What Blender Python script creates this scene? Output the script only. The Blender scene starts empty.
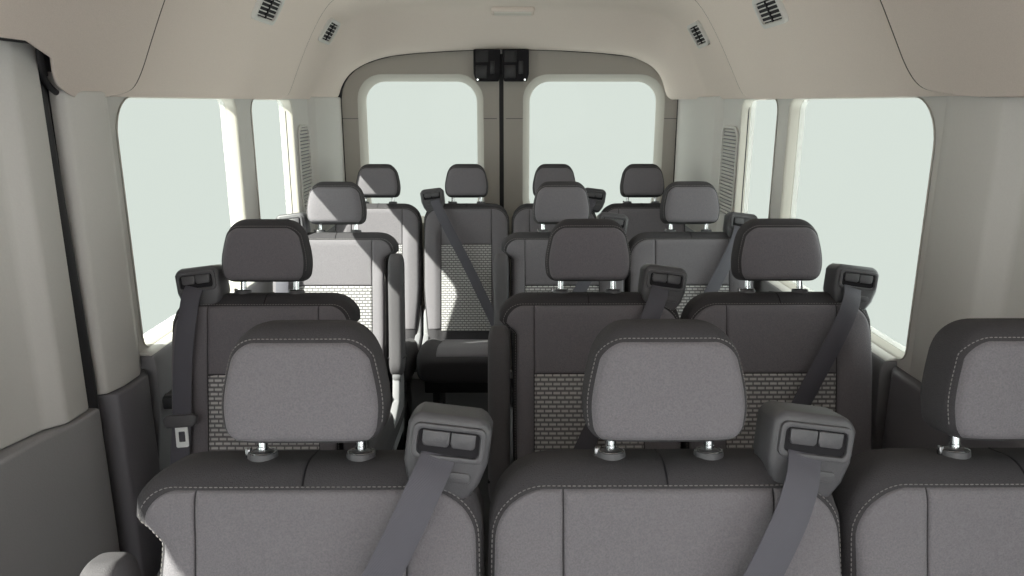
import bpy, bmesh, math
from mathutils import Vector, Matrix
C = bpy.context.scene.collection
PI = math.pi

# ---------------------------------------------------------------- materials
def mat(name, col, rough=0.6, metal=0.0, noise=None, bump=None, spec=0.4, var=0.0, sheen=0.0):
    m = bpy.data.materials.new(name); m.use_nodes = True
    nt = m.node_tree; b = nt.nodes['Principled BSDF']
    b.inputs['Base Color'].default_value = (*col, 1)
    b.inputs['Roughness'].default_value = rough
    b.inputs['Metallic'].default_value = metal
    b.inputs['Specular IOR Level'].default_value = spec
    if sheen:
        b.inputs['Sheen Weight'].default_value = sheen
        b.inputs['Sheen Roughness'].default_value = 0.5
    if noise:
        tc = nt.nodes.new('ShaderNodeTexCoord')
        n = nt.nodes.new('ShaderNodeTexNoise'); n.inputs['Scale'].default_value = noise
        n.inputs['Detail'].default_value = 3
        nt.links.new(tc.outputs['Object'], n.inputs['Vector'])
        if var:
            r = nt.nodes.new('ShaderNodeMapRange')
            r.inputs['From Min'].default_value = .25; r.inputs['From Max'].default_value = .75
            r.inputs['To Min'].default_value = 1 - var; r.inputs['To Max'].default_value = 1 + var
            nt.links.new(n.outputs['Fac'], r.inputs['Value'])
            v = nt.nodes.new('ShaderNodeVectorMath'); v.operation = 'SCALE'
            v.inputs[0].default_value = col
            nt.links.new(r.outputs['Result'], v.inputs['Scale'])
            nt.links.new(v.outputs['Vector'], b.inputs['Base Color'])
        if bump:
            bp = nt.nodes.new('ShaderNodeBump'); bp.inputs['Strength'].default_value = bump
            bp.inputs['Distance'].default_value = .002
            nt.links.new(n.outputs['Fac'], bp.inputs['Height'])
            nt.links.new(bp.outputs['Normal'], b.inputs['Normal'])
    return m

M = {}
M['trim'] = mat('beige_trim', (.565, .548, .53), .55, noise=260, bump=.08, var=.02)
M['door_trim'] = mat('grey_beige_door_and_dim_jamb', (.40, .375, .34), .5, noise=260, bump=.08, var=.02)
M['liner'] = mat('headliner_cloth', (.69, .605, .555), .9, noise=420, bump=.25, var=.05, spec=.1)
M['dark_plastic'] = mat('dark_grey_plastic', (.13, .125, .14), .5, noise=300, bump=.12, var=.03)
M['mid_plastic'] = mat('mid_grey_plastic', (.19, .187, .20), .5, noise=350, bump=.15, var=.03)
M['door_panel_sunlit'] = mat('grey_door_panel_sunlit_tone', (.265, .260, .270), .5, noise=350, bump=.15, var=.03)  # mid grey plastic made lighter: sunlight on the panel put into its colour
M['housing'] = mat('belt_housing_plastic', (.078, .076, .084), .42, noise=500, bump=.2, var=.04)
M['black'] = mat('black_plastic', (.014, .013, .016), .6, spec=.15)
M['rubber'] = mat('black_rubber', (.02, .019, .022), .55)
M['fab_dark'] = mat('charcoal_seat_fabric', (.054, .051, .056), .88, noise=650, bump=.5, var=.14, spec=.1, sheen=.03)
M['fab_light'] = mat('light_grey_seat_fabric', (.160, .150, .165), .9, noise=520, bump=.5, var=.16, spec=.12, sheen=.1)
M['vinyl'] = mat('grey_side_vinyl', (.085, .08, .087), .7, noise=600, bump=.3, var=.08, spec=.2)
M['stitch'] = mat('grey_thread', (.21, .20, .20), .8)
M['chrome'] = mat('chrome', (.75, .77, .8), .16, 1.0)
M['steel'] = mat('bright_brushed_steel', (.85, .86, .87), .55, .6)
M['darkchrome'] = mat('smoked_chrome', (.22, .22, .23), .25, .8)
M['floor'] = mat('black_vinyl_floor', (.03, .029, .032), .6, noise=90, bump=.2, var=.2)
M['metal'] = mat('black_painted_steel', (.03, .03, .033), .4, .3)
M['seam'] = mat('brown_grey_seam', (.10, .085, .075), .8)
M['white'] = mat('lamp_lens', (.62, .58, .53), .3)
M['cup'] = mat('dark_tray', (.03, .03, .033), .5)

def web_mat():
    m = mat('grey_belt_webbing', (.088, .085, .104), .6, spec=.3)
    nt = m.node_tree; b = nt.nodes['Principled BSDF']
    uv = nt.nodes.new('ShaderNodeUVMap')
    w = nt.nodes.new('ShaderNodeTexWave'); w.bands_direction = 'Y'
    w.inputs['Scale'].default_value = 210
    nt.links.new(uv.outputs['UV'], w.inputs['Vector'])
    bp = nt.nodes.new('ShaderNodeBump'); bp.inputs['Strength'].default_value = .35
    bp.inputs['Distance'].default_value = .001
    nt.links.new(w.outputs['Fac'], bp.inputs['Height'])
    nt.links.new(bp.outputs['Normal'], b.inputs['Normal'])
    return m
M['web'] = web_mat()

def weave_mat():
    m = mat('woven_pattern_fabric', (.2, .2, .2), .85, spec=.15, sheen=.1)
    nt = m.node_tree; b = nt.nodes['Principled BSDF']
    uv = nt.nodes.new('ShaderNodeUVMap')
    br = nt.nodes.new('ShaderNodeTexBrick')
    br.offset = .5
    br.inputs['Color1'].default_value = (.255, .247, .255, 1)
    br.inputs['Color2'].default_value = (.24, .233, .24, 1)
    br.inputs['Mortar'].default_value = (.165, .16, .167, 1)
    br.inputs['Scale'].default_value = 1
    br.inputs['Brick Width'].default_value = .0190
    br.inputs['Row Height'].default_value = .0105
    br.inputs['Mortar Size'].default_value = .0022
    br.inputs['Mortar Smooth'].default_value = .5
    nt.links.new(uv.outputs['UV'], br.inputs['Vector'])
    # light dash along the middle of every block
    sx = nt.nodes.new('ShaderNodeSeparateXYZ'); nt.links.new(uv.outputs['UV'], sx.inputs[0])
    def mth(op, a, v=None):
        n = nt.nodes.new('ShaderNodeMath'); n.operation = op; nt.links.new(a, n.inputs[0])
        if v is not None: n.inputs[1].default_value = v
        return n.outputs[0]
    fr = mth('ABSOLUTE', mth('SUBTRACT', mth('FRACT', mth('DIVIDE', sx.outputs['Y'], .0105)), .5))
    ln = nt.nodes.new('ShaderNodeMapRange'); ln.inputs['From Min'].default_value = .30; ln.inputs['From Max'].default_value = .16
    nt.links.new(fr, ln.inputs['Value'])
    inv = nt.nodes.new('ShaderNodeMath'); inv.operation = 'SUBTRACT'; inv.inputs[0].default_value = 1; nt.links.new(br.outputs['Fac'], inv.inputs[1])
    mu = nt.nodes.new('ShaderNodeMath'); mu.operation = 'MULTIPLY'; nt.links.new(ln.outputs[0], mu.inputs[0]); nt.links.new(inv.outputs[0], mu.inputs[1])
    mx = nt.nodes.new('ShaderNodeMix'); mx.data_type = 'RGBA'
    nt.links.new(mu.outputs[0], mx.inputs['Factor']); nt.links.new(br.outputs['Color'], mx.inputs['A']); mx.inputs['B'].default_value = (.50, .485, .49, 1)
    nt.links.new(mx.outputs['Result'], b.inputs['Base Color'])
    bp = nt.nodes.new('ShaderNodeBump'); bp.inputs['Strength'].default_value = .8
    bp.inputs['Distance'].default_value = .003; bp.invert = True
    nt.links.new(br.outputs['Fac'], bp.inputs['Height'])
    nt.links.new(bp.outputs['Normal'], b.inputs['Normal'])
    return m
M['weave'] = weave_mat()

def glass_mat(name, tint):
    m = bpy.data.materials.new(name); m.use_nodes = True
    nt = m.node_tree; nt.nodes.clear()
    out = nt.nodes.new('ShaderNodeOutputMaterial')
    tr = nt.nodes.new('ShaderNodeBsdfTransparent'); tr.inputs['Color'].default_value = (*[t ** .5 for t in tint], 1)
    gl = nt.nodes.new('ShaderNodeBsdfGlossy'); gl.inputs['Roughness'].default_value = .03
    mx = nt.nodes.new('ShaderNodeMixShader'); mx.inputs['Fac'].default_value = .002
    nt.links.new(tr.outputs[0], mx.inputs[1]); nt.links.new(gl.outputs[0], mx.inputs[2])
    nt.links.new(mx.outputs[0], out.inputs['Surface'])
    return m
M['glass'] = glass_mat('tinted_glass', (.319, .346, .328))

# ---------------------------------------------------------------- mesh helpers
def mesh(name, verts, faces, m, smooth=True, sharp=35, uvs=None):
    me = bpy.data.meshes.new(name)
    me.from_pydata([tuple(v) for v in verts], [], faces)
    if uvs:
        l = me.uv_layers.new(name='UVMap')
        for lp in me.loops: l.data[lp.index].uv = uvs[lp.vertex_index]
    bm = bmesh.new(); bm.from_mesh(me)
    bmesh.ops.recalc_face_normals(bm, faces=bm.faces)
    bm.to_mesh(me); bm.free()
    if smooth:
        me.shade_smooth(); me.set_sharp_from_angle(angle=math.radians(sharp))
    me.materials.append(M[m]); me.update()
    return me

def link(name, me, parent=None, loc=None, rot=None):
    o = bpy.data.objects.new(name, me); C.objects.link(o)
    if parent: o.parent = parent
    if loc is not None: o.location = loc
    if rot is not None: o.rotation_euler = rot
    return o

def tag(o, label=None, cat=None, group=None, kind=None):
    if label: o['label'] = label
    if cat: o['category'] = cat
    if group: o['group'] = group
    if kind: o['kind'] = kind
    return o

class MB:
    """gathers verts / faces of one part"""
    def __init__(s): s.v = []; s.f = []
    def add(s, v, f, mtx=None):
        n = len(s.v)
        s.v += [mtx @ Vector(p) if mtx else Vector(p) for p in v]
        s.f += [[i + n for i in q] for q in f]
    def box(s, x0, x1, y0, y1, z0, z1, mtx=None, bev=0.0, seg=2):
        bm = bmesh.new(); bmesh.ops.create_cube(bm, size=1)
        for v in bm.verts:
            v.co = Vector(((x0 + x1) / 2 + v.co.x * (x1 - x0), (y0 + y1) / 2 + v.co.y * (y1 - y0), (z0 + z1) / 2 + v.co.z * (z1 - z0)))
        if bev: bmesh.ops.bevel(bm, geom=bm.edges[:], offset=bev, segments=seg, affect='EDGES', profile=.5)
        s.bm(bm, mtx)
    def bm(s, bm, mtx=None):
        bm.verts.index_update()
        s.add([v.co.copy() for v in bm.verts], [[v.index for v in f.verts] for f in bm.faces], mtx); bm.free()
    def tube(s, pts, r, n=10, cap=True, mtx=None):
        pts = [Vector(p) for p in pts]; vs = []; fs = []
        up = Vector((0, 0, 1)); prev = None
        for i, p in enumerate(pts):
            t = (pts[min(i + 1, len(pts) - 1)] - pts[max(i - 1, 0)]).normalized()
            if prev is None:
                a = t.cross(up)
                if a.length < .05: a = t.cross(Vector((1, 0, 0)))
            else:
                a = prev - t * prev.dot(t)
            a.normalize(); prev = a; b = t.cross(a)
            rr = r[i] if isinstance(r, (list, tuple)) else r
            for k in range(n):
                q = 2 * PI * k / n
                vs.append(p + (a * math.cos(q) + b * math.sin(q)) * rr)
        for i in range(len(pts) - 1):
            for k in range(n):
                fs.append([i * n + k, i * n + (k + 1) % n, (i + 1) * n + (k + 1) % n, (i + 1) * n + k])
        if cap: fs.append(list(range(n))[::-1]); fs.append([(len(pts) - 1) * n + k for k in range(n)])
        s.add(vs, fs, mtx)
    def lathe(s, prof, n=24, mtx=None):
        vs = []; fs = []
        for r, z in prof:
            for k in range(n): vs.append((r * math.cos(2 * PI * k / n), r * math.sin(2 * PI * k / n), z))
        for i in range(len(prof) - 1):
            for k in range(n): fs.append([i * n + k, i * n + (k + 1) % n, (i + 1) * n + (k + 1) % n, (i + 1) * n + k])
        fs.append(list(range(n))[::-1]); fs.append([(len(prof) - 1) * n + k for k in range(n)])
        s.add(vs, fs, mtx)
    def prism(s, poly, y0, y1, mtx=None, bev=0.0, seg=3, holes=()):
        """poly in (x,z) extruded along y"""
        bm = bmesh.new(); edges = []
        for lp in [poly] + list(holes):
            vv = [bm.verts.new((p[0], y0, p[1])) for p in lp]
            for i in range(len(vv)): edges.append(bm.edges.new((vv[i], vv[(i + 1) % len(vv)])))
        if holes:
            bmesh.ops.triangle_fill(bm, use_beauty=True, use_dissolve=False, edges=edges)
        else:
            bm.faces.new([v for v in bm.verts])
        fs = bm.faces[:]
        g = bmesh.ops.extrude_face_region(bm, geom=fs)
        nv = [e for e in g['geom'] if isinstance(e, bmesh.types.BMVert)]
        for v in nv: v.co.y = y1
        bmesh.ops.recalc_face_normals(bm, faces=bm.faces)
        if bev:
            es = [e for e in bm.edges if len(e.link_faces) == 2 and e.calc_face_angle(0) > .6]
            bmesh.ops.bevel(bm, geom=es, offset=bev, segments=seg, affect='EDGES', profile=.5)
        s.bm(bm, mtx)
    def build(s, name, m, parent=None, smooth=True, sharp=35, loc=None, rot=None):
        return link(name, mesh(name, s.v, s.f, m, smooth, sharp), parent, loc, rot)
    def me(s, name, m, smooth=True, sharp=35): return mesh(name, s.v, s.f, m, smooth, sharp)

def rrect(x0, x1, z0, z1, r, n=8):
    """rounded rectangle, r = radius or four radii (bl, br, tr, tl)"""
    rs = r if isinstance(r, (list, tuple)) else (r,) * 4
    out = []
    for (cx, cz, a0, q) in ((x0 + rs[0], z0 + rs[0], PI, rs[0]), (x1 - rs[1], z0 + rs[1], 1.5 * PI, rs[1]),
                            (x1 - rs[2], z1 - rs[2], 0, rs[2]), (x0 + rs[3], z1 - rs[3], .5 * PI, rs[3])):
        for k in range(n + 1):
            a = a0 + .5 * PI * k / n
            out.append((cx + q * math.cos(a), cz + q * math.sin(a)))
    return out

def sm(a, b, x):
    t = max(0., min(1., (x - a) / (b - a))); return t * t * (3 - 2 * t)

def loft(rings, close=True):
    n = len(rings[0]); v = [p for r in rings for p in r]; f = []
    for i in range(len(rings) - 1):
        for k in range(n): f.append([i * n + k, i * n + (k + 1) % n, (i + 1) * n + (k + 1) % n, (i + 1) * n + k])
    if close:
        for base in (0, (len(rings) - 1) * n):
            c = Vector((0, 0, 0))
            for k in range(n): c += Vector(v[base + k])
            v.append(c / n); ci = len(v) - 1
            for k in range(n): f.append([base + k, base + (k + 1) % n, ci])
    return v, f

# ---------------------------------------------------------------- upholstery
class Pad:
    """padded block: local z = height s, -y = front"""
    def __init__(s, s0, s1, xl, xr, yf, yb, n, bump=None):
        s.s0, s.s1, s.xl, s.xr, s.yf, s.yb, s.n = s0, s1, xl, xr, yf, yb, n
        s.bump = bump or (lambda x, q: 0.)
    def F(s, x, q):
        a = (s.xr(q) - s.xl(q)) / 2; c = (s.xr(q) + s.xl(q)) / 2
        yc = (s.yf(q) + s.yb(q)) / 2; b = (s.yb(q) - s.yf(q)) / 2
        t = min(1., abs((x - c) / a))
        return yc - b * (1 - t ** s.n) ** (1 / s.n) - s.bump(x, q)
    def core(s, levels, n=72):
        rings = []
        for q in levels:
            a = (s.xr(q) - s.xl(q)) / 2; c = (s.xr(q) + s.xl(q)) / 2
            yc = (s.yf(q) + s.yb(q)) / 2; b = (s.yb(q) - s.yf(q)) / 2
            r = []
            for k in range(n):
                th = 2 * PI * k / n
                co, si = math.cos(th), math.sin(th)
                x = c + a * math.copysign(abs(co) ** (2 / s.n), co)
                y = yc + b * math.copysign(abs(si) ** (2 / s.n), si)
                if y < yc: y -= s.bump(x, q) * min(1, (yc - y) / (b * .6 + 1e-6))
                r.append((x, y, q))
            rings.append(r)
        return loft(rings)
    def piece(s, s0, s1, xl, xr, h=.004, r=.012, ns=40, nx=24, sink=.004, edge_s=True):
        v = []; uv = []; f = []
        for i in range(ns + 1):
            t = i / ns; t = .5 - .5 * math.cos(PI * t)            # denser towards the ends
            q = s0 + (s1 - s0) * t
            a, b = xl(q), xr(q)
            if b < a: a = b = (a + b) / 2
            for j in range(nx + 1):
                w = .5 - .5 * math.cos(PI * j / nx)
                x = a + (b - a) * w
                d = min(x - a, b - x, (q - s0), (s1 - q))
                k = min(1., max(0., d / r))
                lift = -sink + (h + sink) * math.sqrt(max(0., 1 - (1 - k) ** 2))
                v.append((x, s.F(x, q) - lift, q)); uv.append((x, q))
        for i in range(ns):
            for j in range(nx):
                p = i * (nx + 1) + j
                f.append([p, p + 1, p + nx + 2, p + nx + 1])
        return v, f, uv
    def stitches(s, path, step=.0062, ln=.0042, r=.00075, off=.0012):
        mb = MB()
        P = [Vector((x, s.F(x, q) - off, q)) for x, q in path]
        acc = 0.; i = 0
        D = [0.]
        for k in range(1, len(P)): D.append(D[-1] + (P[k] - P[k - 1]).length)
        def at(d):
            for k in range(1, len(D)):
                if D[k] >= d:
                    t = (d - D[k - 1]) / max(1e-9, D[k] - D[k - 1]); return P[k - 1].lerp(P[k], t)
            return P[-1]
        d = 0.
        while d + ln < D[-1]:
            mb.tube([at(d), at(d + ln / 2), at(d + ln)], [r * .6, r, r * .6], 4)
            d += step
        return mb.v, mb.f

def lin(a, b, n): return [a + (b - a) * i / n for i in range(n + 1)]

REC = math.radians(12)
HZ = .44
CACHE = {}
def cached(key, fn):
    if key not in CACHE: CACHE[key] = fn()
    return CACHE[key]

L = .594
def back_pad(W, arm):
    """arm: side of the armrest recess, -1 / 1 / 0"""
    W0 = W
    def hw(q, side=0):
        R = .078; W = W0
        if arm and side == arm: R = .070; W = W0 - .004
        w = W - .02 * sm(.25, -.06, q) - .003 * sm(.36, L, q)
        if q > L - R:
            t = min(1., (q - (L - R)) / R); w = w - R + R * math.sqrt(max(0, 1 - t * t))
        return w
    def notch(q): return .040 * sm(.540, .496, q)
    xl = lambda q: -hw(q, -1) + (notch(q) if arm == -1 else 0)
    xr = lambda q: hw(q, 1) - (notch(q) if arm == 1 else 0)
    def e(q, r): 
        t = max(0., min(1., (q - (L - r)) / r)); return 1 - math.sqrt(max(0, 1 - t * t))
    yf = lambda q: -.055 - .012 * sm(.3, 0, q) + .05 * e(q, .05)
    yb = lambda q: .052 - .022 * e(q, .025)
    def bump(x, q): return .016 * sm(W * .52, W * .74, abs(x)) * sm(.53, .42, q) * sm(1.0, .93, abs(x) / W)
    return Pad(-.06, L, xl, xr, yf, yb, 6, bump)

def back_levels():
    return lin(-.06, .40, 14) + lin(.42, .53, 10) + [L - .05 * (1 - math.sin(PI / 2 * k / 9)) for k in range(1, 10)]

def outline(P, q, side, inset, top, r):
    """edge of the light front cover"""
    x = (P.xr(q) if side > 0 else -P.xl(q)) - inset
    w0 = (P.xr(top - r) if side > 0 else -P.xl(top - r)) - inset
    if q > top - r:
        t = min(1., (q - (top - r)) / r); x = min(x, w0 - r + r * math.sqrt(max(0, 1 - t * t)))
    return side * x

TOP = .566
def build_back(W, arm):
    P = back_pad(W, arm); k = .575 * W
    rr = lambda sd: .044 if arm and sd == arm else .066
    v, f = P.core(back_levels())
    res = {'core': mesh('backrest', v, f, 'fab_dark', sharp=60)}
    o = lambda s: (lambda q: outline(P, q, s, .0085, TOP, rr(s)))
    v, f, uv = P.piece(.408, TOP, lambda q: -k, lambda q: k, h=.0035, r=.005, sink=.0015)
    res['front_panel'] = mesh('front_panel', v, f, 'fab_light', uvs=uv, sharp=70)
    v, f, uv = P.piece(.02, .406, lambda q: -k, lambda q: k, h=.0035, r=.005, sink=.0015)
    res['woven_insert'] = mesh('woven_insert', v, f, 'weave', uvs=uv, sharp=70)
    for s in (-1, 1):
        if s < 0: v, f, uv = P.piece(.03, TOP, o(-1), lambda q: -k - .0012, h=.0035, r=.005, sink=.0015, nx=16, ns=56)
        else: v, f, uv = P.piece(.03, TOP, lambda q: k + .0012, o(1), h=.0035, r=.005, sink=.0015, nx=16, ns=56)
        res['bolster%d' % s] = mesh('bolster', v, f, 'fab_light', uvs=uv, sharp=70)
    for off in (.0034,):
        path = []
        pl = [(outline(P, q, -1, .0085 - off, TOP + off, rr(-1)), q) for q in lin(.20, TOP - .05, 20) + [TOP + off - .05 * (1 - math.sin(PI / 2 * i / 10)) for i in range(1, 11)]]
        pr = [(outline(P, q, 1, .0085 - off, TOP + off, rr(1)), q) for q in lin(.20, TOP - .05, 20) + [TOP + off - .05 * (1 - math.sin(PI / 2 * i / 10)) for i in range(1, 11)]]
        path = pl + [(x, TOP + off) for x in lin(pl[-1][0], pr[-1][0], 12)[1:-1]] + pr[::-1]
        v, f = P.stitches(path)
    res['stitching'] = mesh('stitching', v, f, 'stitch', smooth=False)
    # seam across the shoulder cap
    mb = MB(); pts = []
    for q in lin(TOP + .004, L - .001, 10): pts.append((0, P.F(0, q) - .0002, q))
    pts += [(0, y, L + .0004) for y in lin(P.F(0, L) + .004, .028, 4)]
    mb.tube(pts, .0013, 6)
    res['cap_seam'] = mb.me('cap_seam', 'black')
    return res, P

HS = .6955; HH = .0735
def build_head(W):
    def hw(q):
        u = q - HS; w = W - .016 * sm(-.03, HH, u) - .004 * sm(-.03, -HH, u)
        r = .046
        if u > HH - r:
            t = min(1., (u - (HH - r)) / r); w = w - r * .85 + r * .85 * math.sqrt(max(0, 1 - t * t))
        rb = .022
        if u < -HH + rb:
            t = min(1., (-HH + rb - u) / rb); w = w - rb + rb * math.sqrt(max(0, 1 - t * t))
        return w
    def e(t): t = max(0., min(1., t)); return 1 - math.sqrt(max(0, 1 - t * t))
    yf = lambda q: -.060 + .004 * ((q - HS) / HH) ** 2 + .034 * e((q - HS - HH + .034) / .034) + .014 * e((-HH + .016 - (q - HS)) / .016)
    yb = lambda q: .036 - .028 * e((q - HS - HH + .03) / .03) - .012 * e((-HH + .014 - (q - HS)) / .014)
    P = Pad(HS - HH, HS + HH, lambda q: -hw(q), lambda q: hw(q), yf, yb, 5.0)
    lv = [HS - HH + .022 * (1 - math.cos(PI / 2 * i / 7)) for i in range(8)] + lin(HS - HH + .022, HS + HH - .046, 10)[1:] + \
         [HS + HH - .046 * (1 - math.sin(PI / 2 * i / 12)) for i in range(1, 13)]
    v, f = P.core(lv, 80)
    res = {'core': mesh('headrest', v, f, 'fab_dark', sharp=60)}
    T = HS + HH - .022
    o = lambda s: (lambda q: outline(P, q, s, .0055, T, .040))
    v, f, uv = P.piece(HS - HH + .003, T, o(-1), o(1), h=.003, r=.008, sink=.003, ns=48, nx=36)
    res['front_panel'] = mesh('headrest_panel', v, f, 'fab_light', uvs=uv, sharp=70)
    off = .0036
    half = [(outline(P, q, 1, .0055 - off, T + off, .040), q) for q in lin(HS - HH + .02, T - .04, 16) + [T + off - .042 * (1 - math.sin(PI / 2 * i / 12)) for i in range(1, 13)]]
    path = [(-x, q) for x, q in half] + [(x, T + off) for x in lin(-half[-1][0], half[-1][0], 10)[1:-1]] + half[::-1]
    v, f = P.stitches(path, step=.0054, ln=.0036, r=.0007)
    res['stitching'] = mesh('stitching', v, f, 'stitch', smooth=False)
    mb = MB()
    # post of one side
    for x in (0,):
        mb.lathe([(.0066, L - .03), (.0066, L + .010), (.0072, L + .0105), (.0072, L + .0135), (.0066, L + .014), (.0066, HS - HH + .03)], 16)
    res['post'] = mb.me('post', 'chrome')
    mb = MB()
    mb.lathe([(.0182, L - .014), (.0188, L + .003), (.0182, L + .0055), (.0165, L + .0068), (.0135, L + .0058), (.0115, L + .0082), (.0080, L + .0086)], 28)
    res['post_guide'] = mb.me('post_guide', 'housing')
    mb = MB()
    mb.box(-.0215, -.015, -.004, .004, L - .002, L + .011, bev=.0015)
    res['release_button'] = mb.me('release_button', 'darkchrome')
    mb = MB()
    mb.tube([(.0168 * math.cos(a), .0172 * math.sin(a), L + .0066) for a in lin(0, 2 * PI, 28)], .0011, 8, cap=False)
    res['trim_ring'] = mb.me('trim_ring', 'darkchrome')
    return res

def build_cushion(W, dep):
    # loft runs from rear to front; ring in x,z
    rings = []
    zt = lambda t: .432 + .050 * sm(.15, .85, t)
    zb = lambda t: .335 + .01 * t
    ts = lin(0, .8, 16) + [.8 + .2 * math.sin(PI / 2 * k / 10) for k in range(1, 11)]
    def ring(t):
        e = max(0., (t - .8) / .2); k = 1 - math.sqrt(max(0, 1 - e * e))
        y = .03 - (dep + .03) * t
        top = zt(t) - .040 * k; bot = zb(t) + .02 * k; a = W - .03 * k
        r = []
        for i in range(64):
            th = 2 * PI * i / 64; co, si = math.cos(th), math.sin(th)
            x = a * math.copysign(abs(co) ** (2 / 4.5), co)
            z = (top + bot) / 2 + (top - bot) / 2 * math.copysign(abs(si) ** (2 / 4.5), si)
            if si > 0: z += .016 * sm(W * .55, W * .78, abs(x)) * sm(1.0, .9, abs(x) / W) * min(1, si * 2) * (1 - k)
            r.append((x, y, z))
        return r
    v, f = loft([ring(t) for t in ts])
    res = {'core': mesh('cushion', v, f, 'fab_dark', sharp=60)}
    k = .56 * W
    def top(x, t):
        e = max(0., (t - .8) / .2); kk = 1 - math.sqrt(max(0, 1 - e * e))
        z1 = zt(t) - .040 * kk; b = zb(t) + .02 * kk; a = W - .03 * kk
        return (z1 + b) / 2 + (z1 - b) / 2 * (1 - min(1, abs(x / a)) ** 4.5) ** (1 / 4.5) + .016 * sm(W * .55, W * .78, abs(x)) * sm(1., .9, abs(x) / W) * (1 - kk)
    v = []; f = []; uv = []
    ns, nx = 30, 20
    for i in range(ns + 1):
        t = .1 + .86 * (.5 - .5 * math.cos(PI * i / ns))
        for j in range(nx + 1):
            x = -k + 2 * k * (.5 - .5 * math.cos(PI * j / nx))
            d = min(x + k, k - x, (t - .1) * dep, (.96 - t) * dep); q = min(1, max(0, d / .01))
            y = .03 - (dep + .03) * t
            v.append((x, y, top(x, t) - .003 + .007 * math.sqrt(1 - (1 - q) ** 2))); uv.append((x, y))
    for i in range(ns):
        for j in range(nx):
            p = i * (nx + 1) + j; f.append([p, p + 1, p + nx + 2, p + nx + 1])
    res['cushion_panel'] = mesh('cushion_panel', v, f, 'fab_light', uvs=uv, sharp=70)
    return res

def build_base(W, dep):
    res = {}
    mb = MB()
    mb.box(-W + .03, W - .03, -dep + .06, .0, .29, .345, bev=.008)
    res['seat_frame'] = mb.me('seat_frame', 'metal')
    for s in (-1, 1):
        mb = MB()
        x = s * (W - .075)
        mtx = Matrix.Translation((x, 0, 0)) @ Matrix.Rotation(PI / 2, 4, 'Z')
        # pedestal side plate with arched cut-out, poly in (y, z)
        poly = [(-dep + .09, 0.012), (-dep + .17, .012), (-dep + .20, .09), (-dep + .25, .17), (-.13, .17), (-.08, .09), (-.06, .012), (.03, .012), (-.02, .30), (-dep + .10, .30)]
        mb.prism(poly, -.014, .014, mtx, bev=.004)
        mb.box(x - .03, x + .03, -dep + .08, .04, 0.0, .014, bev=.003)
        res['leg%d' % s] = mb.me('leg', 'metal')
        mb = MB()
        xo = s * (W - .014)
        mtx = Matrix.Translation((xo, 0, 0)) @ Matrix.Rotation(PI / 2, 4, 'Z')
        poly = [(-.20, .33), (.02, .32), (.055, .40), (.07, .50), (.05, .56), (0.0, .575), (-.035, .54), (-.06, .46), (-.20, .42)]
        mb.prism(poly, -.013, .013, mtx, bev=.006)
        res['recliner_cover%d' % s] = mb.me('recliner_cover', 'mid_plastic')
    return res

def build_arm():
    """folded-up armrest in the back frame, centred at x = 0"""
    mb = MB()
    rings = []
    for q in [.095 + .05 * (1 - math.cos(PI / 2 * k / 6)) for k in range(7)] + lin(.145, .473, 8)[1:] + [.473 + .045 * math.sin(PI / 2 * k / 10) for k in range(1, 11)]:
        k = 0.
        if q > .473: k = 1 - math.sqrt(max(0, 1 - ((q - .473) / .0451) ** 2))
        if q < .145: k = max(k, 1 - math.sqrt(max(0, 1 - ((.145 - q) / .0501) ** 2)))
        a = .026 - .012 * k; b = .048 * (1 - .75 * k); yc = -.035 - .01 * sm(.2, .45, q)
        ring = []
        for i in range(36):
            th = 2 * PI * i / 36; co, si = math.cos(th), math.sin(th)
            ring.append((a * math.copysign(abs(co) ** (2 / 3.6), co), yc + b * math.copysign(abs(si) ** (2 / 3.6), si), q))
        rings.append(ring)
    v, f = loft(rings); mb.add(v, f)
    res = {'core': mb.me('armrest', 'vinyl', sharp=60)}
    mb = MB()
    mb.box(-.0275, .0275, -.075, .012, .155, .161, bev=.002)
    res['armrest_seam'] = mb.me('armrest_seam', 'black')
    mb = MB()
    mb.lathe([(.030, -.014), (.034, -.008), (.034, .008), (.030, .014)], 24, Matrix.Translation((0, -.03, .10)) @ Matrix.Rotation(PI / 2, 4, 'Y'))
    res['hinge_cap'] = mb.me('hinge_cap', 'mid_plastic')
    return res

GX = {1: .177, -1: -.152}
def build_guide(sg):
    """belt outlet on the shoulder, sg = +1 right, -1 left; local: -y front"""
    fl = Matrix.Scale(.94, 4) @ Matrix.Diagonal((sg, 1, 1, 1)) @ Matrix.Rotation(math.radians(7), 4, 'Y')
    res = {}
    mb = MB()
    body = [(-.046, -.050), (.030, -.066), (.046, -.040), (.054, -.012), (.055, .030), (.048, .043), (.036, .047), (-.040, .047), (-.050, .043), (-.055, .032), (-.055, -.02)]
    mb.prism(body, -.040, .030, fl, bev=.009)
    res['core'] = mb.me('belt_guide', 'housing', sharp=40)
    mb = MB()
    rim = rrect(-.047, .048, -.012, .035, .010, 6)
    hole = rrect(-.040, .041, -.005, .028, .007, 6)
    mb.prism(rim, -.046, -.036, fl, holes=[hole], bev=.0018, seg=2)
    res['bezel'] = mb.me('bezel', 'housing', sharp=40)
    mb = MB(); mb.prism(rrect(-.039, .040, -.0045, .0275, .006, 5), -.0415, -.037, fl)
    res['slot'] = mb.me('slot', 'black')
    for i, (a, b) in enumerate(((-.034, .0015), (.0030, .035))):
        mb = MB(); mb.prism([(a + .003, .006), (b - .003, .006), (b, .010), (b, .0265), (a, .0265), (a, .012)], -.0455, -.039, fl, bev=.0015, seg=2)
        res['flap%d' % i] = mb.me('flap', 'housing')
    mb = MB(); mb.prism(rrect(-.012, .034, -.040, -.026, .006, 5), -.0425, -.039, fl, bev=.0015, seg=2)
    res['cover_plate'] = mb.me('cover_plate', 'housing')
    return res

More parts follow.
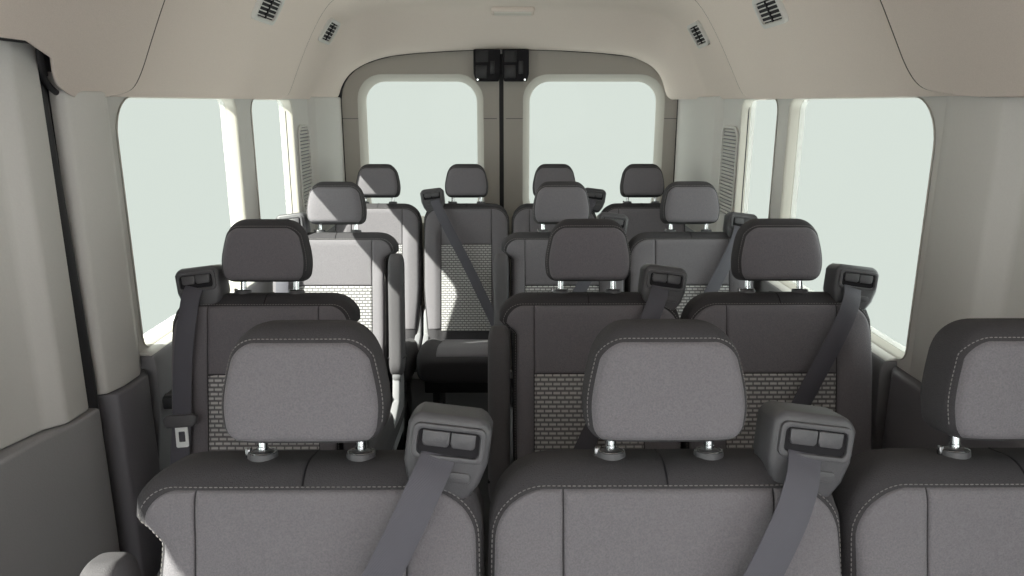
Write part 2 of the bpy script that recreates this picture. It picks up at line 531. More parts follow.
def ribbon(pts, w=.042, th=.0016):
    """belt webbing through pts (in front of the seat): a thin closed strip"""
    P = [Vector(p) for p in pts]
    # smooth by Catmull-Rom
    Q = []
    for i in range(len(P) - 1):
        p0, p1, p2, p3 = P[max(0, i - 1)], P[i], P[i + 1], P[min(len(P) - 1, i + 2)]
        for k in range(10):
            t = k / 10
            Q.append(.5 * ((2 * p1) + (p2 - p0) * t + (2 * p0 - 5 * p1 + 4 * p2 - p3) * t * t + (3 * p1 - p0 - 3 * p2 + p3) * t ** 3))
    Q.append(P[-1])
    v = []; f = []; uv = []; d = 0.
    for i, p in enumerate(Q):
        t = (Q[min(i + 1, len(Q) - 1)] - Q[max(i - 1, 0)]).normalized()
        a = Vector((t.z, 0, -t.x)); a.normalize()
        n = t.cross(a).normalized()
        if i: d += (p - Q[i - 1]).length
        for (u, s) in ((-w / 2, -th / 2), (-w / 2 + .002, -th), (w / 2 - .002, -th), (w / 2, -th / 2), (w / 2, th / 2), (-w / 2, th / 2)):
            v.append(p + a * u + n * s); uv.append((u, d))
    for i in range(len(Q) - 1):
        for k in range(6): f.append([i * 6 + k, i * 6 + (k + 1) % 6, i * 6 + 6 + (k + 1) % 6, i * 6 + 6 + k])
    f.append([0, 1, 2, 3, 4, 5]); f.append([len(v) - 6 + k for k in range(6)])
    return v, f, uv

def build_belt(sg, W, hang):
    gx = GX[sg]
    if hang:   # unused belt, straight down outside the bolster
        pts = [(gx + sg * .006, -.046, .612), (gx + sg * .008, -.058, .600), (gx + sg * .010, -.075, .565), (gx + sg * .015, -.098, .45), (gx + sg * .020, -.10, .30), (gx + sg * .032, -.10, .12), (gx + sg * .036, -.09, .0)]
    else:
        pts = [(gx - sg * .010, -.044, .614), (gx - sg * .013, -.056, .602), (gx - sg * .028, -.080, .570), (gx - sg * .062, -.092, .50), (gx - sg * .165, -.092, .30), (gx - sg * .27, -.100, .08), (gx - sg * .295, -.11, .03)]
    v, f, uv = ribbon(pts)
    return mesh('belt_webbing', v, f, 'web', uvs=uv, sharp=50)

def build_tongue(sg, W):
    x = GX[sg] + sg * .020; y = -.104; z = .312
    res = {}
    mb = MB()
    mtx = Matrix.Translation((x, y, z)) @ Matrix.Rotation(math.radians(4 * sg), 4, 'Y')
    mb.prism([(-.036, -.010), (-.030, -.016), (.030, -.016), (.036, -.010), (.038, .006), (.030, .012), (-.030, .012), (-.038, .006)], -.008, .008, mtx, bev=.003)
    res['grip'] = mb.me('tongue', 'housing')
    mb = MB()
    mb.prism(rrect(-.014, .014, -.062, -.012, .004, 4), -.002, .001, mtx, holes=[rrect(-.0075, .0075, -.050, -.026, .002, 3)])
    res['plate'] = mb.me('tongue_plate', 'steel')
    return res

def build_buckle():
    mb = MB(); mb.box(-.014, .014, -.012, .012, .43, .50, bev=.004); 
    r = {'core': mb.me('belt_buckle', 'black')}
    mb = MB(); mb.box(-.010, .010, -.010, .010, .4985, .5035, bev=.0015); r['button'] = mb.me('press_button', 'housing')
    mb = MB(); mb.tube([(0, 0, .44), (0, .01, .38), (0, .02, .31)], .008, 8); r['stalk'] = mb.me('stalk', 'metal')
    return r

def make_seat(x, yh, label, W=.222, dep=.47, arm=0, armx=0., guide=0, hang=False, group=None):
    root = bpy.data.objects.new('passenger_seat', None); C.objects.link(root)
    root.location = (x, yh, 0); root.empty_display_size = .1
    tag(root, label, 'seat', group)
    T = dict(loc=(0, 0, HZ), rot=(-REC, 0, 0))
    ident = dict(loc=(0, 0, 0))
    b, P = cached(('back', W, arm), lambda: build_back(W, arm))
    bo = link('backrest', b['core'], root, **T)
    for k, nm in (('front_panel', 'front_panel'), ('woven_insert', 'woven_insert'), ('bolster-1', 'bolster'), ('bolster1', 'bolster'), ('stitching', 'stitching'), ('cap_seam', 'cap_seam')):
        o = link(nm, b[k], bo)
        if nm == 'woven_insert': o['label'] = 'woven brick-pattern insert'
        if nm == 'front_panel': o['label'] = 'plain light grey panel'
    HW = .100 if W > .2 else .097
    h = cached(('head', HW), lambda: build_head(HW))
    ho = link('headrest', h['core'], root, **T)
    link('front_panel', h['front_panel'], ho); link('stitching', h['stitching'], ho)
    for s in (-1, 1):
        pz = link('post', h['post'], ho, loc=(s * .063, 0, 0)); pz['label'] = 'chrome post'
        g = link('post_guide', h['post_guide'], bo, loc=(s * .063, 0, 0))
        link('trim_ring', h['trim_ring'], bo, loc=(s * .063, 0, 0))
        if s < 0: link('release_button', h['release_button'], bo, loc=(s * .063, 0, 0))
    c = cached(('cush', W, dep), lambda: build_cushion(W, dep))
    co = link('cushion', c['core'], root); link('cushion_panel', c['cushion_panel'], co)
    bs = cached(('base', W, dep), lambda: build_base(W, dep))
    so = link('seat_frame', bs['seat_frame'], root)
    for s in (-1, 1):
        link('leg', bs['leg%d' % s], so); link('recliner_cover', bs['recliner_cover%d' % s], root)
    if arm:
        a = cached('arm', build_arm)
        ao = link('armrest', a['core'], root, loc=(arm * (W - .012) + armx, 0, HZ - (.04 if armx else 0)), rot=(-REC, 0, 0))
        ao['label'] = 'armrest folded up beside the backrest'
        link('armrest_seam', a['armrest_seam'], ao); link('hinge_cap', a['hinge_cap'], ao)
    if guide:
        g = cached(('guide', guide), lambda: build_guide(guide))
        gm = Vector((GX[guide], -.012, .614)); gm.rotate(Matrix.Rotation(-REC, 3, 'X'))
        go = link('belt_guide', g['core'], root, loc=(gm.x, gm.y, gm.z + HZ), rot=(-REC + math.radians(2), 0, 0))
        for k, nm in (('bezel', 'bezel'), ('slot', 'slot'), ('flap0', 'flap'), ('flap1', 'flap'), ('cover_plate', 'cover_plate')): link(nm, g[k], go)
        be = link('belt_webbing', cached(('belt', guide, W, hang), lambda: build_belt(guide, W, hang)), root, **T)
        if hang:
            tg = cached(('tongue', guide, W), lambda: build_tongue(guide, W))
            link('tongue', tg['grip'], be); o = link('tongue_plate', tg['plate'], be); o['label'] = 'bright metal tongue plate'
        bk = cached('buckle', build_buckle)
        k = link('belt_buckle', bk['core'], root, loc=(-guide * (W - .06), -.07, 0))
        link('press_button', bk['button'], k); link('stalk', bk['stalk'], k)
    return root

OFF = .1345 + .004
YA, YB, YC, YD = .885 - OFF, 1.73 - OFF, 2.59 - OFF, 3.36 - OFF
g = 'seats of the nearest row'
make_seat(-.269, YA, 'nearest-row grey seat at left, upright armrest by sliding door, belt crossing its front', arm=-1, armx=-.034, guide=1, group=g)
make_seat(.177, YA, 'nearest-row grey seat in the middle, belt running from its right shoulder', guide=1, group=g)
make_seat(.621, YA, 'nearest-row grey seat at right edge of photo, without a belt in view', group=g)
g = 'seats of the second row'
make_seat(-.583, YB, 'second-row grey seat by left window, unused belt hanging with metal tongue', arm=1, guide=-1, hang=True, group=g)
make_seat(.173, YB, 'second-row grey seat right of the aisle, folded-up armrest on aisle side', arm=-1, guide=1, group=g)
make_seat(.621, YB, 'second-row grey seat by right window, belt crossing down its woven insert', guide=1, group=g)
g = 'seats of the third row'
make_seat(-.610, YC, 'third-row grey seat by left window, diagonal sunlight across headrest and backrest', arm=1, guide=-1, hang=True, group=g)
make_seat(.173, YC, 'third-row grey seat right of the aisle, narrow armrest folded up on aisle side', arm=-1, guide=1, group=g)
make_seat(.623, YC, 'third-row grey seat by right window with belt leading from its window-side shoulder', guide=1, group=g)
g = 'seats of the rear bench row'
D = dict(W=.194, dep=.40, group=g)
make_seat(-.594, YD, 'rearmost-row narrow grey seat at far left, sunlit on its left side', **D)
make_seat(-.197, YD, 'rearmost-row narrow grey seat at end of aisle, cushion in view and belt across it', guide=-1, **D)
make_seat(.197, YD, 'rearmost-row narrow grey seat just right of the rear door gap', guide=1, **D)
make_seat(.594, YD, 'rearmost-row narrow grey seat at far right, in shade before rear window', **D)

# ---------------------------------------------------------------- the van body
def struct(o): o['kind'] = 'structure'; return o
YZ = lambda x: Matrix.Translation((x, 0, 0)) @ Matrix(((0, 1, 0, 0), (1, 0, 0, 0), (0, 0, 1, 0), (0, 0, 0, 1)))   # (y,*,z) prism -> world, extrude along x

def side_wall(name, sg, y0, y1, holes, m='trim', z0=.86, z1=1.52, x=.90, th=.05):
    mb = MB()
    mb.prism([(y0, z0), (y1, z0), (y1, z1), (y0, z1)], 0, sg * th, YZ(sg * x), holes=holes)
    return struct(mb.build(name, m, sharp=30))

def window(n, sg, out, x=.928):
    """pane, rubber seal and jamb of one side window; outline in (y,z)"""
    mb = MB(); mb.prism(out, 0, sg * .004, YZ(sg * x)); w = struct(mb.build('window_%d' % n, 'glass', smooth=False))
    mb = MB(); pts = [(sg * (x - .004), a, b) for a, b in out]; mb.tube(pts + pts[:2], .0035, 6, cap=False)
    mb.build('window_seal', 'rubber', w)
    return w

def jamb(name, sg, out, parent, x0=.8985, x1=.932):
    mb = MB()
    cy = sum(p[0] for p in out) / len(out); cz = sum(p[1] for p in out) / len(out)
    r = []
    for (x, g) in ((x0, 1.004), (x0 - .003, 1.0), (x0, .994), (x0 + .006, .990), (x1, .988)):
        r.append([(sg * x, cy + (p[0] - cy) * g, cz + (p[1] - cz) * g) for p in out])
    v, f = loft(r, close=False); mb.add(v, f)
    return mb.build(name, 'door_trim', parent, sharp=50)  # beige jamb given a darker colour to offset the strong window light

hl1 = rrect(1.712, 2.485, .880, 1.476, (.03, .05, .04, .09)); hl2 = rrect(2.63, 3.13, .880, 1.476, .045)
hr1 = rrect(1.605, 2.455, .880, 1.476, (.03, .05, .04, .11)); hr2 = rrect(2.56, 2.95, .880, 1.476, .045)
wl = side_wall('wall_left', -1, 1.512, 3.50, [hl1, hl2])
wr = side_wall('wall_right', 1, 1.42, 3.50, [hr1, hr2])
for i, (sg, h, w) in enumerate(((-1, hl1, wl), (-1, hl2, wl), (1, hr1, wr), (1, hr2, wr))):
    window(i + 1, sg, h); jamb('window_jamb', sg, h, w)

# near trim: sliding door on the left, fixed panel on the right
def strip(name, prof, z0, z1, m, sg, bev=0.004, kind=True, zt=None, zb=None):
    """prof = (y, x) polygon swept in z"""
    mb = MB()
    mtx = Matrix(((0, sg, 0, 0), (1, 0, 0, 0), (0, 0, 1, 0), (0, 0, 0, 1)))
    bm = bmesh.new()
    vv = [bm.verts.new((sg * x, y, z0)) for y, x in prof]; bm.faces.new(vv)
    gg = bmesh.ops.extrude_face_region(bm, geom=bm.faces[:])
    for e in gg['geom']:
        if isinstance(e, bmesh.types.BMVert): e.co.z = z1
    for vtx in bm.verts:
        up = min(.1, max(0, 1.45 - vtx.co.y) * .35)
        if zt and vtx.co.z == z1: vtx.co.z += up
        if zb and vtx.co.z == z0: vtx.co.z += up
    bmesh.ops.recalc_face_normals(bm, faces=bm.faces)
    if bev: bmesh.ops.bevel(bm, geom=[e for e in bm.edges if e.calc_face_angle(0) > .3], offset=bev, segments=3, affect='EDGES', profile=.5)
    mb.bm(bm)
    o = mb.build(name, m, sharp=40)
    return struct(o) if kind else o

d3 = strip('door_3', [(.60, .975), (1.25, .955), (1.345, .925), (1.375, .895), (1.448, .890), (1.448, .99), (.60, 1.03)], .838, 1.60, 'trim', -1, .008, zb=True)
low = strip('lower_panel', [(.60, .96), (1.10, .945), (1.30, .915), (1.39, .885), (1.468, .880), (1.468, .99), (.60, 1.03)], .02, .836, 'door_panel_sunlit', -1, .008, False, zt=True)
low.parent = d3
mb = MB()
mb.tube([(-.912, 1.482, .02), (-.912, 1.482, .9), (-.920, 1.480, 1.3), (-.925, 1.478, 1.56)], .018, 12); mb.build('door_seal', 'rubber', d3)
mb = MB(); mb.box(-.985, -.918, 1.444, 1.513, .02, 1.64); mb.build('door_edge', 'black', d3)

strip('trim_1', [(1.508, .905), (1.516, .888), (1.56, .874), (1.63, .872), (1.69, .8985), (1.69, .93), (1.515, .93)], .845, 1.485, 'trim', -1, .006)
strip('trim_2', [(1.515, .905), (1.525, .872), (1.56, .862), (1.645, .862), (1.685, .885), (1.70, .93), (1.515, .93)], .01, .842, 'dark_plastic', -1, .006)
strip('trim_3', [(.60, .955), (1.36, .935), (1.405, .902), (1.45, .894), (1.55, .894), (1.585, .8985), (1.585, .945), (.60, 1.0)], .862, 1.60, 'trim', 1, .008)
strip('trim_4', [(.60, .935), (1.30, .905), (1.40, .872), (1.60, .868), (1.64, .89), (1.65, .945), (.60, 1.0)], .01, .860, 'dark_plastic', 1, .008)

# side panels under the windows (profile in x,z swept along y)
def lower_wall(name, sg, y0, y1):
    prof = [(.945, .881), (.905, .881), (.882, .878), (.871, .871)]
    prof2 = [(.871, .871), (.865, .862), (.862, .84), (.866, .72), (.878, .64), (.90, .5), (.902, .01), (.96, .01), (.96, .871)]
    mb = MB(); mtx = Matrix.Identity(4)
    mb.prism([(sg * a, b) for a, b in prof] + [(sg * .96, .871), (sg * .96, .881)], y0, y1, bev=.003)
    s = struct(mb.build({-1: 'trim_5', 1: 'trim_6'}[sg], 'trim'))
    mb = MB(); mb.prism([(sg * a, b) for a, b in prof2], y0, y1, bev=.004)
    return struct(mb.build(name, 'mid_plastic'))
lower_wall('trim_7', -1, 1.69, 3.79); lower_wall('trim_8', 1, 1.64, 3.79)

# cup holder tray in the left panel
mb = MB(); mtx = Matrix.Translation((-.852, 1.775, .748))
mb.box(-.03, .035, -.07, .07, -.022, .012, mtx, bev=.008)
cup = tag(mb.build('cup_holder', 'cup'), 'dark cup holder tray on left wall behind the hanging belt', 'cup holder')
for dy in (-.033, .033):
    mb = MB(); mb.tube([(.004 + .026 * math.cos(a), dy + .026 * math.sin(a), .0125) for a in lin(0, 2 * PI, 24)], .003, 8, cap=False, mtx=mtx); mb.build('rim', 'housing', cup)

# D-pillar trims
for n, sg in ((9, -1), (10, 1)):
    strip('trim_%d' % n, [(3.385 if sg < 0 else 3.20, .9005), (3.43 if sg < 0 else 3.25, .876), (3.58, .864), (3.72, .852), (3.785, .838), (3.80, .838), (3.80, .96), (3.385 if sg < 0 else 3.20, .96)], .884, 1.49, 'trim', sg, .006)

# louvred side vents
def grille(sg, y0, y1, label):
    out = rrect(y0, y1, 1.0, 1.372, (.04, .04, .06, .05))
    if sg > 0: out = rrect(y0, y1, 1.0, 1.372, (.05, .03, .03, .06))
    mb = MB()
    hole = [(y0 + (p[0] - y0) * .86 + (y1 - y0) * .07, 1.0 + (p[1] - 1.0) * .94 + .011) for p in out]
    mb.prism(out, 0, -sg * .008, YZ(sg * .8995), holes=[hole], bev=.002, seg=2)
    g = tag(mb.build('side_vent', 'trim'), label, 'vent', 'louvred side vents behind the windows')
    mb = MB(); mb.prism(hole, 0, sg * .001, YZ(sg * .899)); mb.build('backing', 'mid_plastic', g)
    for k in range(24):
        z = 1.02 + k * .0145
        w0 = [p[0] for p in hole if abs(p[1] - z) < .012]
        a, b = y0 + .02, y1 - .02
        if z > 1.33 or z < 1.03: a += .02; b -= .02
        mb = MB(); mb.box(-.004, .0045, a, b, -.0035, .0035, Matrix.Translation((sg * .896, 0, z)) @ Matrix.Rotation(math.radians(-35 * sg), 4, 'Y'), bev=.001, seg=1)
        mb.build('slat', 'trim', g)
    return g
grille(-1, 3.19, 3.375, 'louvred vent on left wall beside the rear left window')
grille(1, 2.965, 3.19, 'louvred vent on right wall beside the rear right window')

# floor
mb = MB(); mb.box(-.97, .97, -1.7, 3.86, -.05, 0); struct(mb.build('floor', 'floor', smooth=False))

# rear doors
def outline_leaf(x0, x1, left):
    """door leaf outline (x,z) with the arched outer top corner"""
    pts = []
    arc = [(.85, 1.48), (.842, 1.53), (.828, 1.565), (.803, 1.60), (.768, 1.63), (.722, 1.657), (.66, 1.68), (.58, 1.698), (.45, 1.712), (.2, 1.725)]
    if left:
        pts = [(x1, .05), (x1, 1.73)] + [(-a, b) for a, b in arc[::-1]] + [(-.85, .05)]
    else:
        pts = [(x0, .05), (.85, .05)] + arc + [(x0, 1.73)]
    return pts
def rear_door(n, x0, x1, wx0, wx1, left, label=None):
    out = outline_leaf(x0, x1, left)
    big = rrect(wx0 - .035, wx1 + .035, .86, 1.60, .125, 10); small = rrect(wx0, wx1, .89, 1.566, .10, 10)
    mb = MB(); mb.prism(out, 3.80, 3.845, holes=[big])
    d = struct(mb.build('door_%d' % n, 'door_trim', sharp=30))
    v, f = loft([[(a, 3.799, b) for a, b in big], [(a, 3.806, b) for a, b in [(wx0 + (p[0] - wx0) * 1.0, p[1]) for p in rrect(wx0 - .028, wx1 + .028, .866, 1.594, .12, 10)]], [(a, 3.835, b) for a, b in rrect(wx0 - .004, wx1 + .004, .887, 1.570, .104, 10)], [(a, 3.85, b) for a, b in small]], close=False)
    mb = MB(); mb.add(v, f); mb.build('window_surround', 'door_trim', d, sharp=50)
    mb = MB(); mb.prism(rrect(wx0 - .03, wx1 + .03, .862, 1.597, .11, 8), 3.852, 3.856); mb.build('window_pane', 'glass', d, smooth=False)
    for (a, b) in ((x0 + .012 if not left else -.84, wx0 - .036), (wx1 + .036, x1 - .012 if left else .84)):
        mb = MB(); mb.box(a, b, 3.7985, 3.801, 1.385, 1.3885); mb.build('trim_joint', 'dark_plastic', d)
    return d
SX = -.042
dl = rear_door(1, -.85, SX - .011, -.722, -.166, True)
dr = rear_door(2, SX + .011, .85, .100, .738, False)
mb = MB(); mb.box(SX - .02, SX + .02, 3.825, 3.86, .03, 1.76); struct(mb.build('trim_11', 'rubber'))
def latch(d, xa, xb, s):
    mb = MB()
    q = [(xa + .010, 1.565), (xb - .010, 1.565), (xb, 1.60), (xb, 1.715), (xa, 1.715), (xa, 1.60)]
    mb.prism(q, 3.755, 3.80, bev=.005); o = mb.build('latch', 'black', d); o['label'] = 'black latch cover at the top of the door'
    w = xb - xa
    mb = MB(); mb.box(xa + .012, xa + w * .55, 3.750, 3.757, 1.655, 1.71, bev=.002); mb.build('latch_plate', 'rubber', o)
    mb = MB(); mb.box(xa + w * .62, xa + w * .78, 3.748, 3.757, 1.60, 1.66, bev=.002); mb.build('latch_lever', 'metal', o)
    mb = MB(); mb.box(xa + .012, xa + w * .5, 3.749, 3.757, 1.58, 1.64, bev=.002); mb.build('latch_plate', 'metal', o)
    mb = MB(); mb.lathe([(.004, 0), (.006, .002), (.004, .004)], 10, Matrix.Translation((xa + .02 if s < 0 else xb - .02, 3.752, 1.573)) @ Matrix.Rotation(PI / 2, 4, 'X')); mb.build('screw', 'chrome', o)
latch(dl, SX - .135, SX - .004, -1); latch(dr, SX + .004, SX + .135, 1)

# black weather strip round the rear opening and the body frame behind it
half = [(.845, .3), (.845, 1.0), (.845, 1.48), (.837, 1.53), (.823, 1.563), (.798, 1.597), (.764, 1.627), (.719, 1.653), (.66, 1.675), (.58, 1.693), (.45, 1.707), (.2, 1.721)]
arch = [(-a, b) for a, b in half] + [(0, 1.725)] + half[::-1]
mb = MB(); mb.tube([(a, 3.797, b) for a, b in arch], .010, 8); struct(mb.build('trim_12', 'rubber'))
mb = MB()
mb.prism([(-1.02, .0), (1.02, .0), (1.02, 2.05), (-1.02, 2.05)], 3.81, 3.86, holes=[[(-.83, .04)] + [(.83, .04)] + [(.83, 1.5), (.80, 1.57), (.74, 1.62), (.6, 1.67), (0, 1.70), (-.6, 1.67), (-.74, 1.62), (-.80, 1.57), (-.83, 1.5)]])
struct(mb.build('wall_rear', 'trim', smooth=False))

# ---------------------------------------------------------------- headliner
KM = [(.90, 1.478), (.896, 1.49), (.888, 1.508), (.868, 1.553), (.84, 1.612), (.805, 1.683), (.768, 1.752), (.73, 1.815), (.685, 1.868), (.62, 1.905), (.52, 1.927), (.40, 1.936), (.2, 1.94), (0, 1.94)]
KN = [(.895, 1.480), (.890, 1.49), (.882, 1.508), (.862, 1.553), (.836, 1.610), (.804, 1.675), (.768, 1.738), (.73, 1.790), (.685, 1.828), (.62, 1.853), (.52, 1.866), (.40, 1.872), (.2, 1.876), (0, 1.876)]
KR = [(.865, 1.482), (.855, 1.49), (.845, 1.505), (.834, 1.535), (.818, 1.565), (.792, 1.597), (.758, 1.624), (.712, 1.649), (.655, 1.670), (.58, 1.687), (.47, 1.700), (.34, 1.709), (.18, 1.716), (0, 1.718)]
KRR = [(.805, 1.482), (.795, 1.487), (.782, 1.498), (.770, 1.525), (.760, 1.555), (.745, 1.588), (.722, 1.618), (.688, 1.645), (.64, 1.668)] + KR[9:]
def cat(K, t):
    n = len(K) - 1; i = min(int(t * n), n - 1); u = t * n - i
    p0, p1, p2, p3 = K[max(0, i - 1)], K[i], K[i + 1], K[min(n, i + 2)]
    return tuple(.5 * (2 * p1[k] + (p2[k] - p0[k]) * u + (2 * p0[k] - 5 * p1[k] + 4 * p2[k] - p3[k]) * u * u + (3 * p1[k] - p0[k] - 3 * p2[k] + p3[k]) * u ** 3) for k in (0, 1))
def surf(c, y):
    """c in -1..1 across the van"""
    s = 1 - abs(c); sg = -1 if c < 0 else 1
    t = s
    a, b, r = cat(KM, t), cat(KN, t), cat(KRR if c > 0 else KR, t)
    u = sm(2.7, 3.35, y); x, z = a[0] + (b[0] - a[0]) * u, a[1] + (b[1] - a[1]) * u
    w = max(0., min(1., (y - 3.40) / .385)); w = w * w * (3 - 2 * w)
    x, z = x + (r[0] - x) * w, z + (r[1] - z) * w
    return Vector((sg * x, y, z))
def normal(c, y):
    e = 1e-3
    du = surf(min(1, c + e), y) - surf(max(-1, c - e), y); dv = surf(c, y + e) - surf(c, y - e)
    n = du.cross(dv).normalized()
    return n if n.z < 0 else -n
CS = []
for k in range(-60, 61):
    CS.append(k / 60)
CUT = .86
def liner(name, ystart, yend, off, nY, parent=None, cut=False):
    """ystart / yend are functions of c; off = stand-off inwards"""
    v = []; f = []
    m = len(CS)
    rows = []
    for j in range(nY + 1):
        t = j / nY
        rows.append((t, 0., 0.))
    if cut:
        T0 = .9
        rows = [(T0 * j / 30 * .96, 0., 0.) for j in range(30)] + [(T0 * (.96 + .04 * j / 60), 0., 0.) for j in range(60)] + [(T0 + (1 - T0) * j / 20, 0., 0.) for j in range(21)]
    R = .010
    for q in range(1, 7):
        a = PI / 2 * q / 6
        rows.append((1., R * math.sin(a), R * (1 - math.cos(a))))
    rows.append((1., R, R + .02))
    for (t, dy, dn) in rows:
        for c in CS:
            y = ystart(c) + (yend(c) - R - ystart(c)) * t + dy
            if cut:
                Y0 = 1.541 - .26 * sm(-.3, .5, c)
                y = ystart(c) + (Y0 - ystart(c)) * t / T0 if t < T0 else Y0 + (yend(c) - R - Y0) * (t - T0) / (1 - T0) + dy
            if cut and c < -.7:
                c = -.7 + (c + .7) * (1 - CUT * max(0., min(1., (1.535 - y) / .122)))
            n = normal(c, y)
            v.append(surf(c, y) + n * (off - dn))
    for j in range(len(rows) - 1):
        for i in range(m - 1):
            p = j * m + i; f.append([p, p + 1, p + m + 1, p + m])
    o = link(name, mesh(name, v, f, 'liner', sharp=60), parent)
    mo = o.modifiers.new('thickness', 'SOLIDIFY'); mo.thickness = .006; mo.offset = 0
    return o
def corner(c, base_l, base_r, drop, sc=.30):
    """y of a panel's rear edge; rounded forward at the bottom corners"""
    b = base_l + (base_r - base_l) * (c + 1) / 2
    s = 1 - abs(c)
    if s < sc:
        t = 1 - s / sc; b -= drop * (1 - math.sqrt(max(0, 1 - t ** 2.2)))
    return b
e1 = lambda c: corner(c, 1.80, 1.67, .245 if c < 0 else .34, .26)
e2 = lambda c: corner(c, 3.06, 2.91, .22, .22)
cl = struct(liner('ceiling', lambda c: 2.3, lambda c: 3.792, 0.0, 60))
p2 = liner('headliner_panel', lambda c: 1.542 if c < 0 else 1.2, e2, .008, 60, cl)
p1 = liner('headliner_panel', lambda c: -1.25, e1, .016, 160, cl, cut=True)
for e_, of in ((e1, .014), (e2, .006)):
    mb = MB(); mb.tube([surf(c, e_(c) + .001) + normal(c, e_(c)) * of for c in CS if abs(c) < .985], .0032, 8); mb.build('panel_seam', 'seam', cl)

# outer roof skin keeps the daylight out
v = []; f = []
ys = [-1.3, 0, 1, 2, 2.7, 3.0, 3.3, 3.5, 3.65, 3.79]
for y in ys:
    for c in CS[::4]:
        p = surf(c, y); v.append((p.x * 1.04, y, p.z + .05))
m_ = len(CS[::4])
for j in range(len(ys) - 1):
    for i in range(m_ - 1):
        p = j * m_ + i; f.append([p, p + 1, p + m_ + 1, p + m_])
rf = link('roof_skin', mesh('roof_skin', v, f, 'dark_plastic'), cl)
mo = rf.modifiers.new('thickness', 'SOLIDIFY'); mo.thickness = .02; mo.offset = 1
for sg in (-1, 1):
    mb = MB(); mb.box(sg * .935 - .02, sg * .935 + .02, .60, 3.8, 1.512, 1.68); mb.box(sg * .93 - .02, sg * .93 + .02, -1.3, .62, 1.61, 1.71); mb.build('roof_rail', 'dark_plastic', cl)

# dark rubber along the headliner over the sliding door
mb = MB(); mb.tube([surf(-.7 - .3 * (1 - CUT * max(0., min(1., (1.535 - y) / .122))), y) + Vector((-.006, 0, -.004)) for y in [.7, 1.0, 1.3, 1.39, 1.413, 1.43, 1.46, 1.49, 1.51, 1.535]], .006, 10); mb.build('door_seal', 'rubber', d3)

# air vents in the headliner
def find_c(sg, z, y):
    best = min((abs(surf(sg * k / 400, y).z - z), sg * k / 400) for k in range(150, 400)); return best[1]
def air_vent(sg, y, z, off, w, h, label):
    c = find_c(sg, z, y); n = normal(c, y); p = surf(c, y) + n * off
    e = 1e-3
    u = (surf(c, y + .01) - surf(c, y - .01)).normalized()         # along the van
    t = n.cross(u).normalized()
    if t.z < 0: t = -t; 
    mtx = Matrix(((u.x, -n.x, t.x, p.x), (u.y, -n.y, t.y, p.y), (u.z, -n.z, t.z, p.z), (0, 0, 0, 1)))
    mb = MB()
    out = rrect(-w / 2, w / 2, -h / 2, h / 2, .022, 6); hole = rrect(-w / 2 + .014, w / 2 - .014, -h / 2 + .014, h / 2 - .014, .012, 6)
    mb.prism(out, -.008, .012, mtx, holes=[hole], bev=.002, seg=2)
    o = tag(mb.build('air_vent', 'trim'), label, 'vent', 'air vents in the headliner')
    mb = MB(); mb.prism(hole, -.001, .002, mtx); mb.build('vent_cavity', 'black', o)
    k = 5
    for i in range(k):
        z0 = -h / 2 + .014 + (h - .028) * (i + .5) / k
        mb = MB(); mb.box(-w / 2 + .016, w / 2 - .016, -.0032, -.0008, z0 - .0024, z0 + .0012, mtx); mb.build('louvre', 'trim', o)
    mb = MB(); mb.box(-.004, .004, -.0065, -.001, -h / 2 + .014, h / 2 - .014, mtx); mb.build('divider', 'black', o)
    return o
air_vent(-1, 2.43, 1.755, .016, .20, .095, 'small louvred air vent in left headliner, nearer one at top of photo')
air_vent(-1, 3.24, 1.755, .008, .17, .105, 'small louvred air vent in left headliner, farther one behind the panel seam')
air_vent(1, 2.32, 1.735, .016, .20, .095, 'small louvred air vent in right headliner, nearer one at top of photo')
air_vent(1, 3.16, 1.735, .008, .17, .105, 'small louvred air vent in right headliner, farther one behind the panel seam')

# dome lamp
y = 3.47; p = surf(0, y); n = normal(0, y)
mb = MB(); mtx = Matrix.Translation((.012, y, p.z - .004)) @ Matrix.Rotation(math.radians(-10), 4, 'X')
mb.box(-.095, .095, -.035, .035, -.012, .012, mtx, bev=.008, seg=3)
dm = tag(mb.build('dome_light', 'liner'), 'slim oblong dome light on the ceiling above the rear doors', 'ceiling light')
mb = MB(); mb.box(-.082, .082, -.024, .024, -.0155, -.009, mtx, bev=.004); mb.build('lens', 'white', dm)

# front of the cabin, behind the camera
for sg, nm in ((-1, 'wall_front_left'), (1, 'wall_front_right')):
    mb = MB()
    mb.prism([(-1.7, 0), (.62, 0), (.62, 1.70), (-1.2, 1.70), (-1.7, 1.0)], 0, sg * .03, YZ(sg * .93), holes=[rrect(-1.05, .56, .95, 1.605, .05)])
    struct(mb.build(nm, 'mid_plastic', smooth=False))
    window(5 if sg < 0 else 6, sg, rrect(-1.05, .56, .95, 1.605, .05), .95)
mb = MB(); mb.box(-.97, .97, -1.75, -1.68, 0, 1.0); struct(mb.build('wall_front', 'mid_plastic', smooth=False))

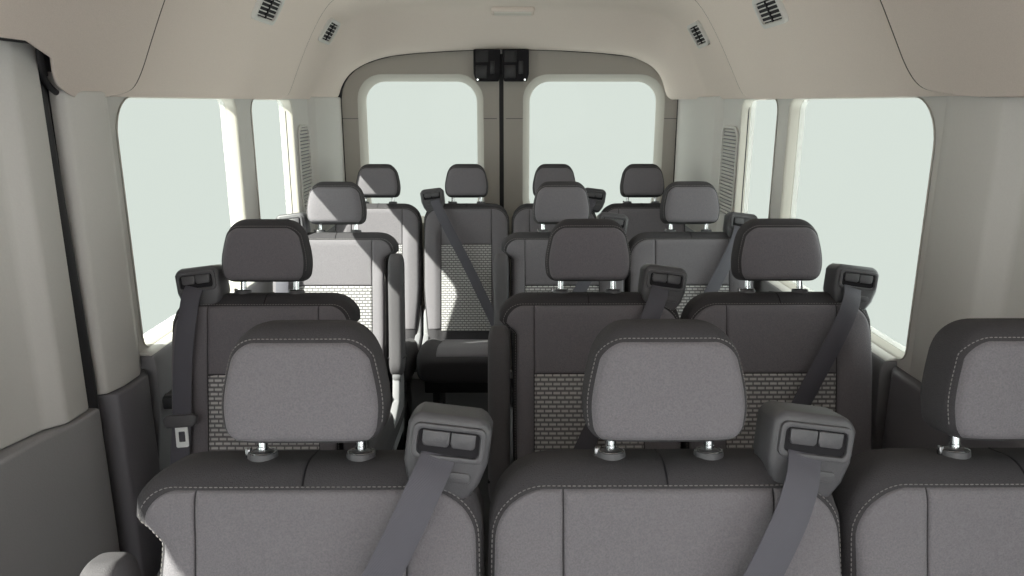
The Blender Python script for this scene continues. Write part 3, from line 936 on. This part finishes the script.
# ---------------------------------------------------------------- light
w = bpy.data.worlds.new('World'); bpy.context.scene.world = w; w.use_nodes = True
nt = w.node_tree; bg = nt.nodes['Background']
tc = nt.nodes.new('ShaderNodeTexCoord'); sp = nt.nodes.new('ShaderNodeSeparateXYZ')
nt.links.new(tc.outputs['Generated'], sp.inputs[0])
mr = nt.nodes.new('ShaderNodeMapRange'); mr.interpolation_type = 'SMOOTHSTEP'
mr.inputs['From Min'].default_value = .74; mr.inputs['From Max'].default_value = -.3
mr.inputs['To Min'].default_value = 1.0; mr.inputs['To Max'].default_value = 7.4  # sky raised only in unseen directions, added to fill the cabin with light
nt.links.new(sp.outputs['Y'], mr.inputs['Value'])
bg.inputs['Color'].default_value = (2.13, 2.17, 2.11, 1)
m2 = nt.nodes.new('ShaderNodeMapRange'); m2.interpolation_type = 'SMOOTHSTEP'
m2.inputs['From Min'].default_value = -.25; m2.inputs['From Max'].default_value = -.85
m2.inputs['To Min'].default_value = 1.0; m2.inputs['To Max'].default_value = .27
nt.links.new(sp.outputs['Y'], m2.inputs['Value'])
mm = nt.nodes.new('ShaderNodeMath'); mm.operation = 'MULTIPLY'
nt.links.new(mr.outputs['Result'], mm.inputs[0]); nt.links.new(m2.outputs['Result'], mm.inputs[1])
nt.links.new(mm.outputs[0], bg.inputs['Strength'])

s = bpy.data.lights.new('Sun', 'SUN'); s.energy = 44; s.angle = math.radians(.6); s.color = (1, .95, .88)
so = bpy.data.objects.new('Sun', s); C.objects.link(so)
so.rotation_euler = Vector((1, .8, -1.15)).to_track_quat('-Z', 'Y').to_euler()

# ---------------------------------------------------------------- camera
cam = bpy.data.cameras.new('Camera'); cam.sensor_width = 36; cam.lens = 740 / 1024 * 36; cam.clip_start = .02
co = bpy.data.objects.new('Camera', cam); C.objects.link(co)
co.location = (-.02, 0, 1.46)
co.rotation_euler = (math.radians(90 - 14), 0, -math.atan(6 / 740))
sc = bpy.context.scene; sc.camera = co
sc.view_settings.view_transform = 'Standard'; sc.view_settings.look = 'None'
sc.view_settings.gamma = 1; sc.view_settings.use_curve_mapping = False
sc.view_settings.exposure = 0.0
sc.cycles.max_bounces = 10; sc.cycles.diffuse_bounces = 6; sc.cycles.transparent_max_bounces = 24
